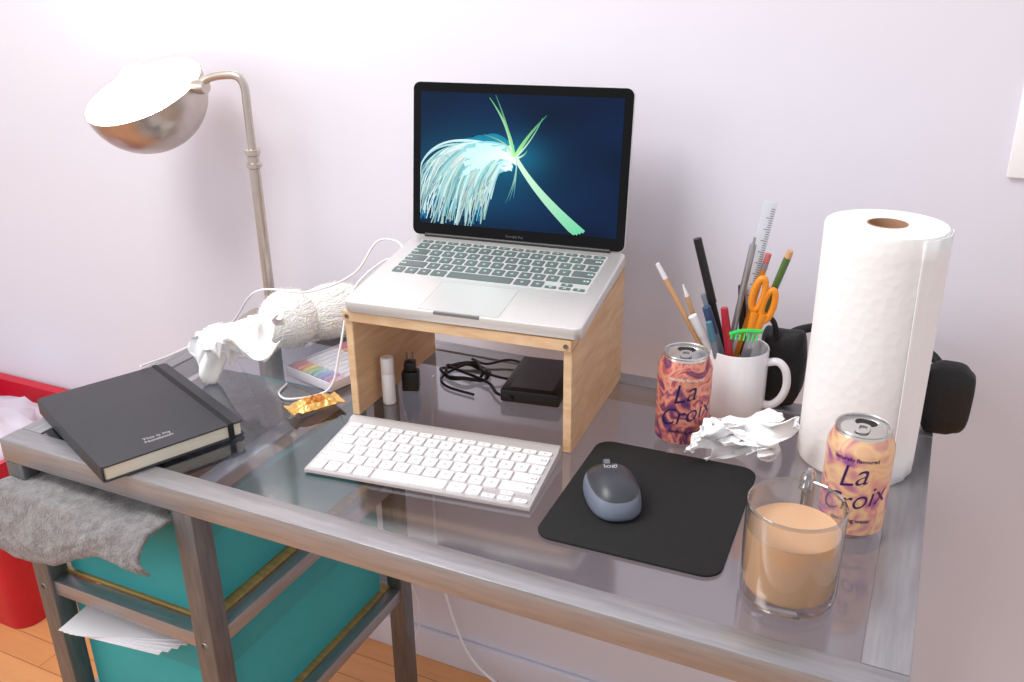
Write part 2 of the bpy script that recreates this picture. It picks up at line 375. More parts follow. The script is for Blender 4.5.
def strand(p0,p1,p2,w0,w1,c0,c1,n=18):
    global cnt; cnt+=1
    yy=-.00105-cnt*.000003
    prev=None
    for i in range(n+1):
        t=i/n; q=[(1-t)**2*p0[k]+2*t*(1-t)*p1[k]+t*t*p2[k] for k in (0,1)]
        dq=[2*(1-t)*(p1[k]-p0[k])+2*t*(p2[k]-p1[k]) for k in (0,1)]
        dx,dz=dq[0]*SWd,dq[1]*SHd; l=math.hypot(dx,dz)+1e-9; nx,nz=-dz/l,dx/l
        w_=(w0+(w1-w0)*t)*SWd*.5
        q=[min(.999,max(.001,q[0])),min(.999,max(.001,q[1]))]
        X,Zz=sx0+q[0]*SWd,sz0+q[1]*SHd
        cx_=lambda a:min(max(a,sx0),sx0+SWd); cz_=lambda a:min(max(a,sz0),sz0+SHd)
        a=bm.verts.new((cx_(X+nx*w_),yy,cz_(Zz+nz*w_))); b_=bm.verts.new((cx_(X-nx*w_),yy,cz_(Zz-nz*w_)))
        col=tuple(1.15*(c0[k]+(c1[k]-c0[k])*t) for k in range(3))+(1,)
        if prev:
            f=bm.faces.new((prev[0],prev[1],b_,a))
            for lpv in f.loops: lpv[cl_]=prev[2] if lpv.vert in prev[:2] else col
        prev=(a,b_,col)
R=random.Random(3)
lin=lambda c:s2l(c)[:3]
for i in range(70):
    e=(R.uniform(-.02,.36),R.uniform(.0,.45)); strand((.47+R.uniform(-.03,.02),.54+R.uniform(-.08,.08)),(R.uniform(.08,.38),R.uniform(.50,.86)),e,.020,.014,lin((24,140,168)),lin((16,100,140)))
for i in range(150):
    t=i/149
    e=(-.03+.40*t+R.uniform(-.03,.03),.24-.17*math.sin(t*3)+R.uniform(-.13,.14))
    c=(.06+.34*t+R.uniform(-.05,.05),.82-.30*t+R.uniform(-.12,.06))
    br=R.choice([(240,255,255),(215,252,252),(150,220,228),(190,240,240),(225,255,240)])
    kf=R.uniform(.65,.95)
    strand((.46+R.uniform(-.03,.02),.54+R.uniform(-.10,.08)),c,e,R.uniform(.006,.015),R.uniform(.003,.008),lin(br),lin(tuple(int(x*kf) for x in br)))
for i in range(14):
    strand((.26+R.uniform(-.04,.08),.52+R.uniform(-.14,.14)),(.4,.60),(.5,.54+R.uniform(-.05,.05)),.024,.010,lin((200,250,246)),lin((245,255,252)))
for i in range(4):
    o_=i*.010
    strand((.49,.54+o_),(.58,.30+o_),(.80+o_*1.5,.0+o_),.010,.016,lin((225,252,225)),lin((110,205,160)))
for i in range(3): strand((.50,.50+i*.01),(.50,.38),(.45+i*.02,.20+i*.02),.006,.003,lin((180,235,220)),lin((30,110,120)))
strand((.48,.55),(.47,.75),(.355,.97),.022,.004,lin((220,252,210)),lin((70,170,110)))
strand((.49,.55),(.45,.78),(.385,.99),.012,.004,lin((160,235,150)),lin((40,120,100)))
strand((.48,.55),(.46,.66),(.33,.70),.012,.004,lin((210,250,200)),lin((50,140,130)))
strand((.49,.54),(.54,.70),(.64,.86),.022,.004,lin((170,245,160)),lin((30,120,90)))
strand((.49,.54),(.57,.66),(.62,.84),.009,.003,lin((220,255,220)),lin((60,150,130)))
strand((.50,.54),(.54,.56),(.55,.60),.010,.003,lin((220,255,220)),lin((60,150,130)))
me=bpy.data.meshes.new('display'); bm.to_mesh(me); bm.free(); me.materials.append(scm); o=bpy.data.objects.new('display',me); COL.objects.link(o); o.parent=lid
text_mesh('lid_label','Portable Pro',.005,mat('label_grey',(90,90,94),.5),lid,lambda x,y:(x+LW/2,-.0009,y+.009))

# ================================================================= under-stand objects
tb=lathe('lip_balm_tube',[(0,0),(.0085,0),(.009,.001),(.009,.044),(.0086,.0445),(.009,.045),(.009,.066),(.008,.068),(0,.068)],mat('tube_white',(236,234,238),.4),None,28,loc=(.402,.297,.0006))
ad=empty('power_adapter',(.408,.345,.0006),rz=.4)
box('block',(-.012,-.010,0),(.012,.010,.030),M_blk,ad,.003); box('plug_body',(-.008,-.008,.0302),(.008,.008,.044),M_blk,ad,.002)
for s in(-1,1): box(f'prong_{s+1}',(s*.004-.001,-.003,.0442),(s*.004+.001,.003,.056),M_stz,ad,.0003)
dr=empty('external_hard_drive',(.573,.425,.0006),rz=.15)
box('case',(-.042,-.060,0),(.042,.060,.020),M_blk,dr,.004); box('label',(-.03,-.05,.0201),(.03,.05,.0204),mat('label_dark',(48,48,56),.3),dr,0)
pts=[]
for i in range(60):
    a=i*.42; pts.append((.455+.034*math.cos(a)*(1+.15*math.sin(i)),.42+.026*math.sin(a),.003+.006*(i/60)+.002*math.sin(i*1.7)))
pts=pts[:38]+[(.50,.40,.006),(.53,.372,.006),(.56,.360,.010)]
pc=tube('black_power_cord',pts,.0024,M_blk,None,8,5)
tube('cord_loop',[(.44,.47,.003),(.47,.46,.004),(.50,.48,.008),(.54,.47,.004),(.53,.43,.003),(.49,.415,.012),(.46,.44,.014),(.43,.40,.003),(.45,.37,.003),(.50,.36,.003)],.002,M_blk,pc,8,6)

# ================================================================= MOUSE PAD & MOUSE
slab('mouse_pad',rrect(.196,.224,.020),0,.003,mat('pad_black',(20,20,22),.85,var=.15,scale=60,bump=.3,bscale=900),None,.0006,loc=(.806,.202,.0004),rot=(0,0,.03))
mo=empty('computer_mouse',(.765,.184,.0042),rz=math.radians(32))
M_mt=mat('mouse_top',(58,61,68),.38); M_ms=mat('mouse_side',(112,120,136),.4); M_mb=mat('mouse_black',(22,23,26),.25)
bm=bmesh.new(); NU,NV=56,22; top=[]
def mshape(a,t):
    ca,sa=math.cos(a),math.sin(a)
    wx=.0320*(1-.06*math.cos(2*a)); ly=.0490
    k=math.cos(t*math.pi/2)**.75
    x=wx*k*abs(ca)**.85*(1 if ca>=0 else -1); y=ly*k*abs(sa)**.92*(1 if sa>=0 else -1)
    hy=.036-.009*((y+.010)/.05)**2
    z=.004+hy*math.sin(t*math.pi/2)**.85*.93
    return x,y,z
rings=[]
rings.append([bm.verts.new((mshape(2*math.pi*i/NU,0)[0]*.93,mshape(2*math.pi*i/NU,0)[1]*.93,0)) for i in range(NU)])
for j in range(NV): rings.append([bm.verts.new(mshape(2*math.pi*i/NU,j/NV)) for i in range(NU)])
cap=bm.verts.new(mshape(0,1)); bm.faces.new(rings[0])
for k in range(len(rings)-1):
    for i in range(NU):
        j=(i+1)%NU; f=bm.faces.new((rings[k][i],rings[k][j],rings[k+1][j],rings[k+1][i]))
        c=f.calc_center_median(); 
        side= k<=8 and c.y<.030
        f.material_index=1 if side else (2 if (c.y>.020 ) else 0)
for i in range(NU): bm.faces.new((rings[-1][i],rings[-1][(i+1)%NU],cap))
finish(bm,'shell',[M_mt,M_ms,M_mb],mo,angle=180)
bm=bmesh.new(); add_tube(bm,[(-.003,0,0),(.003,0,0)],.007,24); finish(bm,'scroll_wheel',mat('wheel_grey',(110,114,120),.5),mo,loc=(0,.029,.0265))
text_mesh('logo','logi',.011,mat('logo_light',(190,194,200),.4),mo,lambda x,y:(x,y+.010,.0366),0,0)

# ================================================================= NOTEBOOK
nb=empty('notebook',(.136,.105,.0026),rz=math.radians(67))
hw,hd=.089,.124
M_nb=mat('cover_black',(52,52,58),.5,var=.05,bump=.25,bscale=500)
slab('cover_bottom',rrect(2*hw,2*hd,.006),0,.002,M_nb,nb,.0008)
slab('pages',rrect(2*hw-.006,2*hd-.006,.004),.0021,.0185,mat('pages',(232,224,206),.8,var=.08,scale=20,stretch=(1,1,150)),nb,0)
slab('cover_top',rrect(2*hw,2*hd,.006),.0186,.0212,M_nb,nb,.0009)
box('spine',(-hw,-hd+.002,.0005),(-hw+.003,hd-.002,.0205),M_nb,nb,.001)
box('elastic_band',(hw-.021,-hd-.0006,-.0006),(hw-.014,hd+.0006,.0220),mat('elastic',(26,26,28),.8),nb,.0006)
text_mesh('cover_text','This is my\nNotebook',.0085,mat('foil',(190,188,190),.5),nb,lambda x,y:(x-.01,y-hd+.030,.02135))

# ================================================================= CANS
M_alu2=mat('can_metal',(215,213,212),.25,.9)
def can(name,loc,rz,stops,scale,txtcol,seed=0):
    e=empty(name,loc,rz=rz)
    art=ramp_mat('art_'+str(seed),stops,scale,.35,.2)
    prof=[(0,.004),(.020,.004),(.0235,.0004),(.0265,.004),(.033,.011),(.033,.101),(.0325,.104),(.0275,.1165),(.0268,.119),(.0275,.1205),(.0268,.122),(.0256,.121),(.0248,.1165),(.0235,.1165),(.022,.1178),(0,.1178)]
    mis=[1,1,1,1,0,0,0,1,1,1,1,1,1,1,1]
    lathe('body',prof,[art,M_alu2],e,64,mis=mis)
    bm=bmesh.new(); o=[(x,y) for x,y in rrect(.014,.022,.0065)]
    oi=[(x*.55,y*.55+.001) for x,y in rrect(.014,.022,.0065)]
    for z in (.1188,):
        A=[bm.verts.new((x,y-.004,z)) for x,y in o]; B=[bm.verts.new((x,y-.004,z)) for x,y in oi]; A2=[bm.verts.new((x,y-.004,z+.001)) for x,y in o]; B2=[bm.verts.new((x,y-.004,z+.001)) for x,y in oi]
        n=len(A)
        for i in range(n):
            j=(i+1)%n
            for q in ((A[i],A[j],A2[j],A2[i]),(B[i],B[j],B2[j],B2[i]),(A2[i],A2[j],B2[j],B2[i]),(A[i],A[j],B[j],B[i])): bm.faces.new(q)
    finish(bm,'pull_tab',M_alu2,e)
    slab('mouth_opening',[(x*1.0,y*1.0) for x,y in rrect(.022,.014,.0068)],.1178,.1180,mat('hole_dark',(20,16,18),.6),e,0,loc=(0,.0135,0))
    tm=mat('ink_'+str(seed),txtcol,.4)
    def wrap(dz,da=0,rot=.28):
        c,s=math.cos(rot),math.sin(rot)
        def fn(x,y):
            X,Y=c*x-s*y,s*x+c*y; a=X/.0334+da-math.pi/2
            return (.0334*math.cos(a),.0334*math.sin(a),dz+Y)
        return fn
    text_mesh('script_1','La',.034,tm,e,wrap(.078,-.02),.5,-.0002)
    text_mesh('script_2','Croix',.030,tm,e,wrap(.050,.08),.5,-.0002)
    text_mesh('flavour','sparkling water',.0065,tm,e,wrap(.028,.15,0),0,.0001)
    text_mesh('flavour_top','naturally flavoured',.0060,mat('ink_light',(250,226,210),.4) if seed==1 else tm,e,wrap(.097,.1,0),0,.0001)
    return e
def face(x,y): return math.atan2(-.6435-y,1.0405-x)+math.pi/2
can('soda_can',(.796,.356,.0004),face(.796,.356)-.02,[(.30,(64,52,104)),(.40,(140,78,108)),(.46,(206,116,108)),(.52,(230,160,134)),(.58,(190,92,92)),(.64,(88,60,104)),(.70,(160,84,110)),(.78,(236,176,176))],34,(26,24,78),1)
can('soda_can',(1.010,.242,.0004),face(1.010,.242)-.14,[(.28,(126,80,150)),(.38,(180,110,164)),(.46,(226,160,150)),(.54,(246,206,156)),(.62,(236,180,150)),(.68,(200,120,150)),(.78,(150,90,150))],28,(60,24,96),2)

# ================================================================= PAPER TOWEL
pt=empty('paper_towel_roll',(.997,.401,.0022))
TH=.288
twm=bpy.data.materials.new('quilted_paper'); twm.use_nodes=True; nt=twm.node_tree; b=nt.nodes['Principled BSDF']; b.inputs['Base Color'].default_value=s2l((246,244,244)); b.inputs['Roughness'].default_value=.9
tc=nt.nodes.new('ShaderNodeTexCoord'); vo=nt.nodes.new('ShaderNodeTexVoronoi'); vo.inputs['Scale'].default_value=95; nt.links.new(tc.outputs['Object'],vo.inputs['Vector'])
bp=nt.nodes.new('ShaderNodeBump'); bp.inputs['Strength'].default_value=.25; bp.inputs['Distance'].default_value=.002; nt.links.new(vo.outputs['Distance'],bp.inputs['Height']); nt.links.new(bp.outputs[0],b.inputs['Normal'])
bm=bmesh.new(); S=128; a_end=face(.998,.401)-math.pi/2+1.15
def rad(i): return .0640+.0018*(i/S)
zs=[0,.003]+[TH*k/12 for k in range(1,12)]+[TH-.003,TH]
rings=[]
for zi,z in enumerate(zs):
    sh=.0012 if zi in(0,len(zs)-1) else 0
    rings.append([bm.verts.new(((rad(i)-sh+.0006*noise.noise(Vector((i*.12,z*14,0))))*math.cos(a_end+2*math.pi*i/S),(rad(i)-sh)*math.sin(a_end+2*math.pi*i/S),z)) for i in range(S)])
inner=[]
for z in (TH,TH-.02,0):
    inner.append([bm.verts.new((.0215*math.cos(a_end+2*math.pi*i/S),.0215*math.sin(a_end+2*math.pi*i/S),z)) for i in range(S)])
mid=[[bm.verts.new((r_*math.cos(a_end+2*math.pi*i/S),r_*math.sin(a_end+2*math.pi*i/S),TH+dz)) for i in range(S)] for r_,dz in ((.055,.0006),(.042,-.0004),(.030,.0005))]
seq=rings+mid+inner
for k in range(len(seq)-1):
    for i in range(S):
        j=(i+1)%S; bm.faces.new((seq[k][i],seq[k][j],seq[k+1][j],seq[k+1][i]))
for i in range(S): j=(i+1)%S; bm.faces.new((seq[-1][i],seq[-1][j],rings[0][j],rings[0][i]))
finish(bm,'roll',twm,pt,angle=50)
M_card=mat('cardboard',(176,136,108),.85,var=.1)
lathe('core',[(.0213,.002),(.0213,TH+.0005),(.0200,TH+.0005),(.0200,.002)],M_card,pt,48)
bm=bmesh.new(); rows=[]
for k in range(13):
    z=.001+(TH-.003)*k/12; row=[]
    for i in range(20):
        t=i/19; a=a_end+.55-1.1*t; rr=.0667+t*t*.009*(1-.85*k/12)+.0006*math.sin(i)
        row.append(bm.verts.new((rr*math.cos(a),rr*math.sin(a),z)))
    rows.append(row)
for k in range(12):
    for i in range(19): bm.faces.new((rows[k][i],rows[k][i+1],rows[k+1][i+1],rows[k+1][i]))
o=finish(bm,'loose_sheet',twm,pt,angle=180); md=o.modifiers.new('s','SOLIDIFY'); md.thickness=.0008

# ================================================================= WHITE MUG + PENS
M_cer=mat('ceramic_white',(242,240,244),.15,coat=.5)
MX,MY=.838,.458
mg=empty('coffee_mug',(MX,MY,.0004))
lathe('cup',[(0,.003),(.028,.003),(.031,0),(.035,.002),(.039,.008),(.040,.02),(.040,.095),(.0392,.0965),(.0378,.0955),(.037,.088),(.037,.012),(.033,.007),(0,.007)],M_cer,mg,64)
hd_a=face(MX,MY)-math.pi/2+math.pi/2-.22
hv=[(.039,.080),(.053,.083),(.063,.073),(.066,.053),(.061,.035),(.051,.023),(.039,.020)]
tube('handle',[(r_*math.cos(hd_a),r_*math.sin(hd_a),z) for r_,z in hv],.0052,M_cer,mg,14,6)
def orient(e,v,yaxis=None):
    z=v.normalized(); c=Vector((1.04,-.64,.3))-Vector((MX,MY,.1)); y=(c-z*c.dot(z)).normalized(); x=y.cross(z)
    e.rotation_mode='QUATERNION'; e.rotation_quaternion=Matrix((x,y,z)).transposed().to_quaternion()
def stick(name,base,tip,r,parts,seg=14):
    e=empty(name,base); v=Vector(tip)-Vector(base); orient(e,v); Ln=v.length
    for k,(t0,t1,r0,r1,m) in enumerate(parts):
        lathe(f'part_{k}',[(0,t0*Ln),(r0,t0*Ln),(r1,t1*Ln),(0,t1*Ln)],m,e,seg)
    return e
B=lambda dx,dy:(MX+dx,MY+dy,.009)
M_tan=mat('pencil_tan',(206,160,118),.5); M_pw=mat('pen_white',(232,232,236),.35); M_or=mat('orange_plastic',(240,146,34),.4); M_sil=mat('pen_silver',(176,178,184),.3,.8)
M_gr=mat('pen_green',(82,112,60),.4); M_rd=mat('pen_red',(176,34,54),.35); M_bl=mat('pen_blue',(60,80,120),.35); M_gry=mat('pen_grey',(128,136,150),.35); M_cy=mat('pen_teal',(80,130,150),.4)
stick('paintbrush',B(.004,-.008),(.733,.430,.203),.003,[(0,.90,.0036,.0036,M_tan),(.90,1,.0036,.0028,M_pw)])
stick('pencil',B(-.010,-.004),(.757,.472,.165),.003,[(0,.9,.0032,.0032,M_tan),(.9,1,.0032,.001,M_pw)])
stick('black_marker',B(.002,.012),(.776,.455,.234),.005,[(0,.62,.0045,.0045,M_blk),(.625,1,.0056,.0054,M_blk)])
stick('silver_pen',B(-.020,-.010),(.848,.450,.245),.003,[(0,.7,.0038,.0038,M_sil),(.7,.96,.0042,.0042,M_sil),(.96,1,.0018,.0018,M_sil)])
stick('green_pencil',B(-.012,.014),(.893,.440,.236),.004,[(0,.96,.0044,.0044,M_gr),(.96,1,.0044,.0038,M_tan)])
stick('orange_pencil',B(-.016,.0),(.864,.465,.222),.004,[(0,.9,.0036,.0036,M_or),(.9,.94,.0040,.0040,M_sil),(.94,1,.0038,.0038,mat('eraser',(214,120,120),.7))])
stick('red_pen',B(.008,-.020),(.822,.430,.156),.005,[(0,.8,.005,.005,M_rd),(.8,1,.0055,.0045,M_rd)])
stick('blue_marker',B(.006,.0),(.797,.440,.150),.005,[(0,.75,.0055,.0055,M_gry),(.75,1,.006,.0055,M_bl)])
stick('grey_marker',B(.010,.012),(.788,.462,.160),.005,[(0,.75,.005,.005,M_bl),(.75,1,.0058,.005,M_gry)])
stick('white_marker',B(.016,-.006),(.783,.428,.140),.006,[(0,.8,.006,.006,M_pw),(.8,1,.0065,.006,M_pw)])
stick('teal_pen',B(.0,-.018),(.806,.420,.138),.004,[(0,.8,.0042,.0042,M_gry),(.8,1,.0048,.004,M_cy)])
stick('black_pen',B(.012,.018),(.835,.46,.178),.004,[(0,.8,.0045,.0045,M_blk),(.8,1,.005,.004,M_blk)])
e=empty('ruler',B(-.018,.006)); v=Vector((.860,.468,.286))-Vector(B(-.018,.006)); orient(e,v)
box('blade',(-.008,-.0008,0),(.008,.0008,v.length),mat('ruler_clear',(206,208,216),.3),e,.0004)
bm=bmesh.new()
for i in range(60):
    z=v.length*(.35+.63*i/60); l_=.008 if i%5==0 else .0045
    for yy in(-.00095,.00085): add_box(bm,(-.0072,yy,z),(-.0072+l_,yy+.0001,z+.0007))
finish(bm,'ticks',M_blk,e)
sc_=empty('scissors',(MX-.003,MY-.008,.010)); 
v=Vector((.872,.428,.19))-Vector((MX-.003,MY-.008,.010)); orient(sc_,v)
box('blade_1',(-.006,-.001,0),(.002,.0,.14),M_sil,sc_,.0003); box('blade_2',(-.002,.0005,0),(.006,.0015,.14),M_sil,sc_,.0003)
for s in(-1,1):
    pts=[(s*.0075+.0065*math.cos(a),0,.168+.022*math.sin(a)+s*.006) for a in [2*math.pi*i/28 for i in range(29)]]
    tube(f'loop_{s+1}',pts,.0042,M_or,sc_,10)
    tube(f'shank_{s+1}',[(s*.003,0,.122),(s*.005,0,.150)],.0055,M_or,sc_,10)
gc=empty('hair_clip',(.857,.405,.137),rz=.1)
bm=bmesh.new(); add_tube(bm,smooth_pts([(-.020,0,-.004),(-.005,0,.002),(.018,0,.004)],5),.0028,8)
for i in range(7): add_tube(bm,[(-.017+i*.005,0,-.001),(-.018+i*.005,-.004,-.009)],.0012,6)
finish(bm,'comb',mat('clip_green',(40,200,80),.35),gc)

# ================================================================= HEADPHONES
hp=empty('headphones',(.985,.505,.0025))
M_hp=mat('headphone_black',(18,18,20),.5,bump=.3,bscale=200)
for s,cx,hz in ((-1,-.096,.054),(1,.105,.046)):
    bm=bmesh.new(); g=bmesh.ops.create_uvsphere(bm,u_segments=40,v_segments=28,radius=1)
    for v in g['verts']:
        c=v.co; f_=lambda q,p:math.copysign(abs(q)**p,q)
        k=1+.15*c.z; nz=.14*noise.noise(c*1.6+Vector((s,0,0)))
        v.co=Vector((f_(c.x,.5)*.029*(k+nz),f_(c.y,.6)*.018,hz+f_(c.z,.55)*hz*(1+nz*.8)))
    mnz=min(v.co.z for v in bm.verts)
    for v in bm.verts: v.co.z-=mnz
    finish(bm,f'cup_{s+1}',M_hp,hp,loc=(cx,0,0),angle=180)
tube('headband',[(-.096,.002,.085),(-.085,.035,.095),(-.03,.066,.10),(.03,.066,.10),(.085,.035,.085),(.105,.002,.060)],.006,M_hp,hp,12,6)
tube('strap',[(-.105,-.012,.090),(-.108,-.022,.122),(-.122,-.030,.136),(-.142,-.034,.132),(-.152,-.036,.116)],.0036,M_hp,hp,10,6)

# ================================================================= GLASS MUG
GX,GY=.969,.104
gm=empty('glass_mug',(GX,GY,.0004))
gl=glass_sheet('clear_glass',(.93,.94,.95,1),.9,.05,2.4)
hgl=glass_sheet('handle_glass',(.74,.74,.75,1),.9,.16,1.4)
lathe('glass',[(0,.0005),(.040,.0005),(.043,.003),(.0448,.010),(.0448,.098)],gl,gm,72)
lathe('rim',[(.0448,.0965),(.0449,.0985),(.0440,.1000),(.0428,.0990),(.0424,.0965)],hgl,gm,72)
lathe('inner_wall',[(.0424,.0965),(.0422,.072)],gl,gm,72)
lathe('base_edge',[(.0440,.0060),(.0430,.0028),(.0395,.0006)],hgl,gm,72)
lathe('milky_coffee',[(0,.0095),(.0370,.0100),(.0410,.0135),(.0420,.0190),(.0420,.0722),(.0414,.0730),(.0390,.0724),(0,.0722)],mat('coffee_milk',(216,172,134),.4,sss=.15),gm,72,angle=30)
ha=face(GX,GY)-math.pi/2+math.pi-.12
tube('handle',[(r_*math.cos(ha),r_*math.sin(ha),z) for r_,z in [(.0450,.088),(.055,.097),(.067,.092),(.072,.072),(.068,.045),(.056,.030),(.0450,.028)]],.0062,hgl,gm,14,6)

# ================================================================= TISSUES
def ridge(p): return 1-2*abs(noise.noise(p))
def tissue(name,loc,size,seed,nf=14,rz=0,cr=.010,fr=6,amp=.20):
    R=random.Random(seed); bm=bmesh.new(); N=110; V=[]
    P=[[Vector(((i/N-.5),(j/N-.5),0)) for i in range(N+1)] for j in range(N+1)]
    for j,row in enumerate(P):
        for i,p in enumerate(row):
            q=Vector((i/N*3,j/N*3,seed)); q2=Vector((i/N*3,j/N*3,seed+9)); q3=Vector((i/N*2.6,j/N*2.6,seed+19))
            p+=Vector((noise.noise(q),noise.noise(q2),ridge(q3)*1.6))*amp
    for f in range(nf):
        n=Vector((R.gauss(0,1),R.gauss(0,1),R.gauss(0,1))).normalized(); c=R.uniform(.06,.28); k=R.uniform(1.1,1.6)
        for row in P:
            for i in range(N+1):
                d=row[i].dot(n)-c
                if d>0: row[i]=row[i]-n*d*k
    for row in P: V+=row
    lo=[0]*3; hi=[0]*3
    for k in range(3):
        q=sorted(p[k] for p in V); lo[k]=q[int(len(q)*.01)]; hi[k]=q[int(len(q)*.99)]
    vs=[]
    for j,row in enumerate(P):
        rr=[]
        for i,p in enumerate(row):
            c=Vector([(p[0]-(lo[0]+hi[0])/2)/(hi[0]-lo[0])*size[0],(p[1]-(lo[1]+hi[1])/2)/(hi[1]-lo[1])*size[1],(p[2]-lo[2])/(hi[2]-lo[2])*size[2]])
            m1=Vector((i/N*fr,j/N*fr,seed*1.7)); m2=Vector((i/N*fr,j/N*fr,seed*1.7+40)); m3=Vector((i/N*fr,j/N*fr,seed*1.7+80))
            c+=Vector((ridge(m1),ridge(m2),ridge(m3)))*cr; c.z=max(c.z,.0005)
            rr.append(bm.verts.new(c))
        vs.append(rr)
    for j in range(N):
        for i in range(N): bm.faces.new((vs[j][i],vs[j][i+1],vs[j+1][i+1],vs[j+1][i]))
    o=finish(bm,name,mat('tissue_white',(254,252,253),.9,sss=.35),None,loc,(0,0,rz),angle=70)
    md=o.modifiers.new('s','SOLIDIFY'); md.thickness=.0005
    return o
tissue('crumpled_tissue',(.180,.240,.001),(.125,.110,.096),4,8,.5,.007,7)
tissue('crumpled_tissue',(.882,.322,.001),(.112,.098,.064),12,8,1.0,.007,7)

# ================================================================= YARN
M_y=mat('yarn_cream',(255,252,246),.95,sheen=.8,sss=.4)
yb=bmesh.new()
def yarn(bm,c,rad,axis,nst,seed,r=.0013):
    R=random.Random(seed)
    g=bmesh.ops.create_icosphere(bm,subdivisions=4,radius=1)
    q=Vector(axis).to_track_quat('X','Z')
    for v in g['verts']: v.co=Vector(c)+q@Vector((v.co.x*rad[0]*.995,v.co.y*rad[1]*.995,v.co.z*rad[2]*.995))
    for s in range(nst):
        ph=R.uniform(0,6.28); ax=Vector((R.gauss(0,.3),math.cos(ph),math.sin(ph))).normalized()
        u=ax.orthogonal().normalized(); w_=ax.cross(u); off=R.uniform(-.7,.7); kr=math.sqrt(1-off*off); k=R.uniform(.99,1.015)
        pts=[]
        for i in range(26):
            a=2*math.pi*i/25; d=(u*math.cos(a)+w_*math.sin(a))*kr+ax*off
            kk=k*(1+.02*noise.noise(d*4+Vector((s,0,0))))
            pts.append(Vector(c)+q@Vector((d.x*rad[0]*kk,d.y*rad[1]*kk,d.z*rad[2]*kk)))
        add_tube(bm,pts,r,5,caps=False)
    for s in range(900):
        d=Vector((R.gauss(0,1),R.gauss(0,1),R.gauss(0,1))).normalized(); t_=Vector((R.gauss(0,1),R.gauss(0,1),R.gauss(0,1)))*.35
        p0=Vector((d.x*rad[0],d.y*rad[1],d.z*rad[2])); p2=p0+(d+t_).normalized()*R.uniform(.003,.007); 
        if (Vector(c)+q@p2).z<.002: continue
        add_tube(bm,[Vector(c)+q@p0,Vector(c)+q@((p0+p2)/2+t_*.002),Vector(c)+q@p2],.00025,3,caps=False)
yarn(yb,(.152,.405,.047),(.050,.047,.045),(.6,-.8,0),170,1,.0011)
yarn(yb,(.190,.462,.046),(.060,.042,.043),(.55,.75,.10),170,2,.0011)
finish(yb,'yarn_ball',M_y,None,angle=180)

# ================================================================= MARKER PACK
mk=empty('marker_pen_set',(.278,.372,.0006),rz=-.25)
cols=[(226,110,140),(236,164,116),(240,220,140),(146,200,150),(120,180,200),(130,140,200),(176,134,190),(232,160,180)]
for i,c in enumerate(cols):
    m=mat(f'ink_pen_{i}',c,.35); x=-.042+i*.012
    lathe(f'pen_{i}',[(0,-.068),(.0035,-.066),(.005,-.06),(.005,.03),(.0056,.031),(.0054,.066),(0,.068)],m,mk,14,loc=(x,0,.0085),rot=(math.radians(-90),0,0))
    lathe(f'barrel_{i}',[(0.00515,-.040),(.00515,.020)],M_pw,mk,14,loc=(x,0,.0085),rot=(math.radians(-90),0,0))
M_tray=mat('tray_plastic',(214,210,220),.35)
box('tray_floor',(-.050,-.072,.0),(.050,.072,.0015),M_tray,mk,.0005)
for i,(a,b_) in enumerate((((-.0505,-.073,0),(-.0485,.073,.014)),((.0485,-.073,0),(.0505,.073,.014)),((-.0485,-.073,0),(.0485,-.0712,.014)),((-.0485,.0712,0),(.0485,.073,.014)))): box(f'tray_side_{i}',a,b_,M_tray,mk,.0005)
box('clear_lid',(-.050,-.072,.0145),(.050,.072,.0155),glass_sheet('case_clear',(.95,.96,.98,1),.6,.08,2.5,.05),mk,0)

# ================================================================= SNACK WRAPPER
bm=bmesh.new(); N1,N2=56,26; 
def wr(i,j,s):
    u=i/N1*2-1; v=j/N2*2-1
    puff=max(0,1-abs(u/.78)**4) ; puff=puff*(1-abs(v)**2.5)
    pinch=1-.25*math.exp(-((abs(u)-.80)/.10)**2)
    x=u*.037; y=v*.0185*pinch
    if i in(0,N1): x+=.0012*(j%2)
    q=Vector((u*4,v*3,s*3)); n=ridge(q)*.0030+ridge(q*2.3)*.0014
    return Vector((x+ridge(q+Vector((9,0,0)))*.0012,y+ridge(q+Vector((0,9,0)))*.0012,.0085+s*.0075*puff+n*(.35+.65*puff)*(1 if s>0 else .3)))
TG=[[bm.verts.new(wr(i,j,1)) for i in range(N1+1)] for j in range(N2+1)]; BG=[[bm.verts.new(wr(i,j,-1)-Vector((0,0,.0006))) for i in range(N1+1)] for j in range(N2+1)]
for G_,fl in((TG,0),(BG,1)):
    for j in range(N2):
        for i in range(N1):
            f=bm.faces.new((G_[j][i],G_[j][i+1],G_[j+1][i+1],G_[j+1][i])); f.material_index=1 if (16<i<38 and 4<j<20 and not fl) else 0
finish(bm,'snack_wrapper',[mat('wrapper_gold',(236,190,112),.3,.5,var=.12,bump=.6,bscale=120),mat('wrapper_brown',(204,130,54),.35,.3,var=.35,scale=80)],None,(.322,.234,.0006),(0,0,math.radians(60)),angle=30)

# ================================================================= LAMP
PX,PY=.061,.470
la=empty('desk_lamp',(PX,PY,.0022))
M_nk=mat('brushed_nickel',(196,186,178),.30,.85,var=.05,scale=60)
lathe('base',[(0,0),(.056,0),(.058,.003),(.056,.010),(.044,.018),(.024,.025),(.013,.032),(.011,.038),(0,.038)],M_nk,la,56)
lathe('pole_lower',[(.0088,.034),(.0088,.262),(.0120,.264),(.0120,.270),(.0094,.272),(.0094,.282),(.0120,.284),(.0120,.292),(.0066,.294),(0,.294)],M_nk,la,28)
tube('pole_upper',[(0,0,.29),(0,0,.36),(-.001,0,.388),(-.010,-.002,.402),(-.030,-.006,.404),(-.055,-.012,.400),(-.070,-.015,.392)],.0064,M_nk,la,16,6)
lathe('swivel',[(0,-.012),(.010,-.012),(.012,0),(.010,.012),(0,.012)],M_nk,la,24,loc=(-.074,-.016,.386),rot=(0,math.radians(90),0))
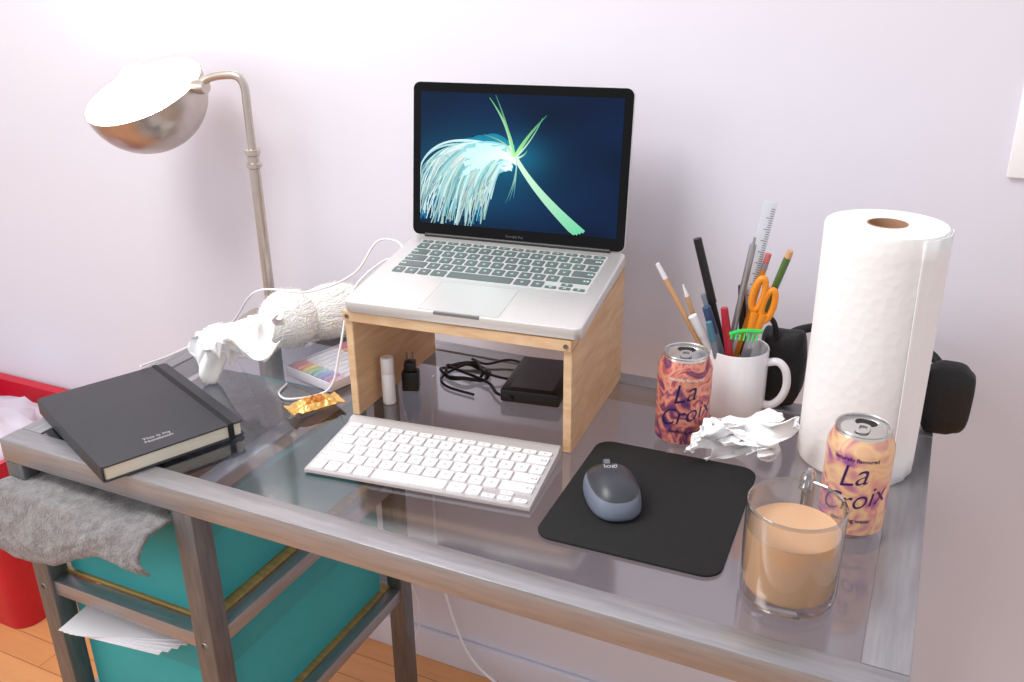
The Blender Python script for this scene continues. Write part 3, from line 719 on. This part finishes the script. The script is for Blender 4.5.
sh=empty('shade_pivot',(-.180,-.028,.372),parent=la); sh.rotation_euler=(math.radians(26),math.radians(-3),0)
bowl=[]; Rb=.097
for i in range(17):
    a=math.pi/2*i/16; bowl.append((Rb*math.sin(a),-.092*math.cos(a)))
outer=bowl+[(Rb+.001,.006)]; inner=[(Rb-.001,.006)]+[(r_*.975,z*.975) for r_,z in reversed(bowl)]
inner[-1]=(0,inner[-1][1]); 
M_in=mat('shade_inner',(252,248,240),.5)
prof=outer+inner
lathe('shade_bowl',prof,[M_nk,M_in],sh,64,mis=[0]*(len(outer))+[1]*(len(inner)-1))
lathe('bulb',[(0,-.075),(.014,-.072),(.015,-.040),(.026,-.018),(.033,.006),(.030,.026),(.020,.040),(.010,.047),(0,.050)],mat('bulb_glow',(255,244,225),.5,emit=(255,232,200),estr=48),sh,32)

# ================================================================= CABLES
M_cw=mat('cable_white',(240,238,242),.4)
tube('charging_cable',[(.365,.418,.180),(.345,.425,.190),(.315,.42,.186),(.285,.40,.14),(.24,.35,.122),(.16,.33,.118),(.05,.38,.03),(.01,.30,.006),(.045,.20,.030)],.0016,M_cw,None,8,8)
tube('usb_cable',[(.370,.400,.176),(.350,.375,.172),(.330,.33,.140),(.325,.30,.07),(.318,.285,.02),(.300,.275,.0022),(.27,.245,.0022),(.245,.255,.0022),(.235,.285,.0022)],.0016,M_cw,None,8,8)
tube('hanging_power_cord',[(.30,.585,-.10),(.29,.583,-.30),(.30,.575,-.50),(.36,.56,-.66),(.45,.55,-.72)],.0026,M_cw,None,8,8)
tube('phone_cord',[(.22,.583,-.10),(.25,.583,-.28),(.20,.575,-.45),(.26,.56,-.60),(.22,.55,-.733)],.002,M_cw,None,8,8)

# ================================================================= LIGHTS / WORLD
w=bpy.data.worlds.new('World'); sc.world=w; w.use_nodes=True; w.node_tree.nodes['Background'].inputs[0].default_value=(.96,.97,1,1); w.node_tree.nodes['Background'].inputs[1].default_value=.75
def area(name,loc,tgt,size,power,col):
    l=bpy.data.lights.new(name,'AREA'); l.size=size; l.energy=power; l.color=col; o=bpy.data.objects.new(name,l); COL.objects.link(o); o.location=loc
    o.rotation_euler=(Vector(tgt)-Vector(loc)).to_track_quat('-Z','Y').to_euler(); return o
area('ceiling_light',(.0,-.4,1.55),(.5,.3,0),.7,24,(1,.97,.94))
area('window_light',(-1.6,-1.6,1.0),(.5,.4,0),1.2,14,(.99,.985,1))

# ================================================================= CAMERA
yaw,pitch,roll=.4464,.3925,-.0128
f=Vector((-math.sin(yaw)*math.cos(pitch),math.cos(yaw)*math.cos(pitch),-math.sin(pitch))); r0=Vector((math.cos(yaw),math.sin(yaw),0)); u0=r0.cross(f)
r_=r0*math.cos(roll)+u0*math.sin(roll); u_=-r0*math.sin(roll)+u0*math.cos(roll)
cam=bpy.data.cameras.new('camera'); cam.sensor_width=36; cam.lens=905.8/1024*36; cam.clip_start=.01
co=bpy.data.objects.new('camera',cam); COL.objects.link(co)
M=Matrix((r_,u_,-f)).transposed().to_4x4(); M.translation=Vector((1.0405,-.6435,.5547)); co.matrix_world=M; sc.camera=co
for o in list(sc.objects):
    if o.parent is None: o.location.z+=Z0
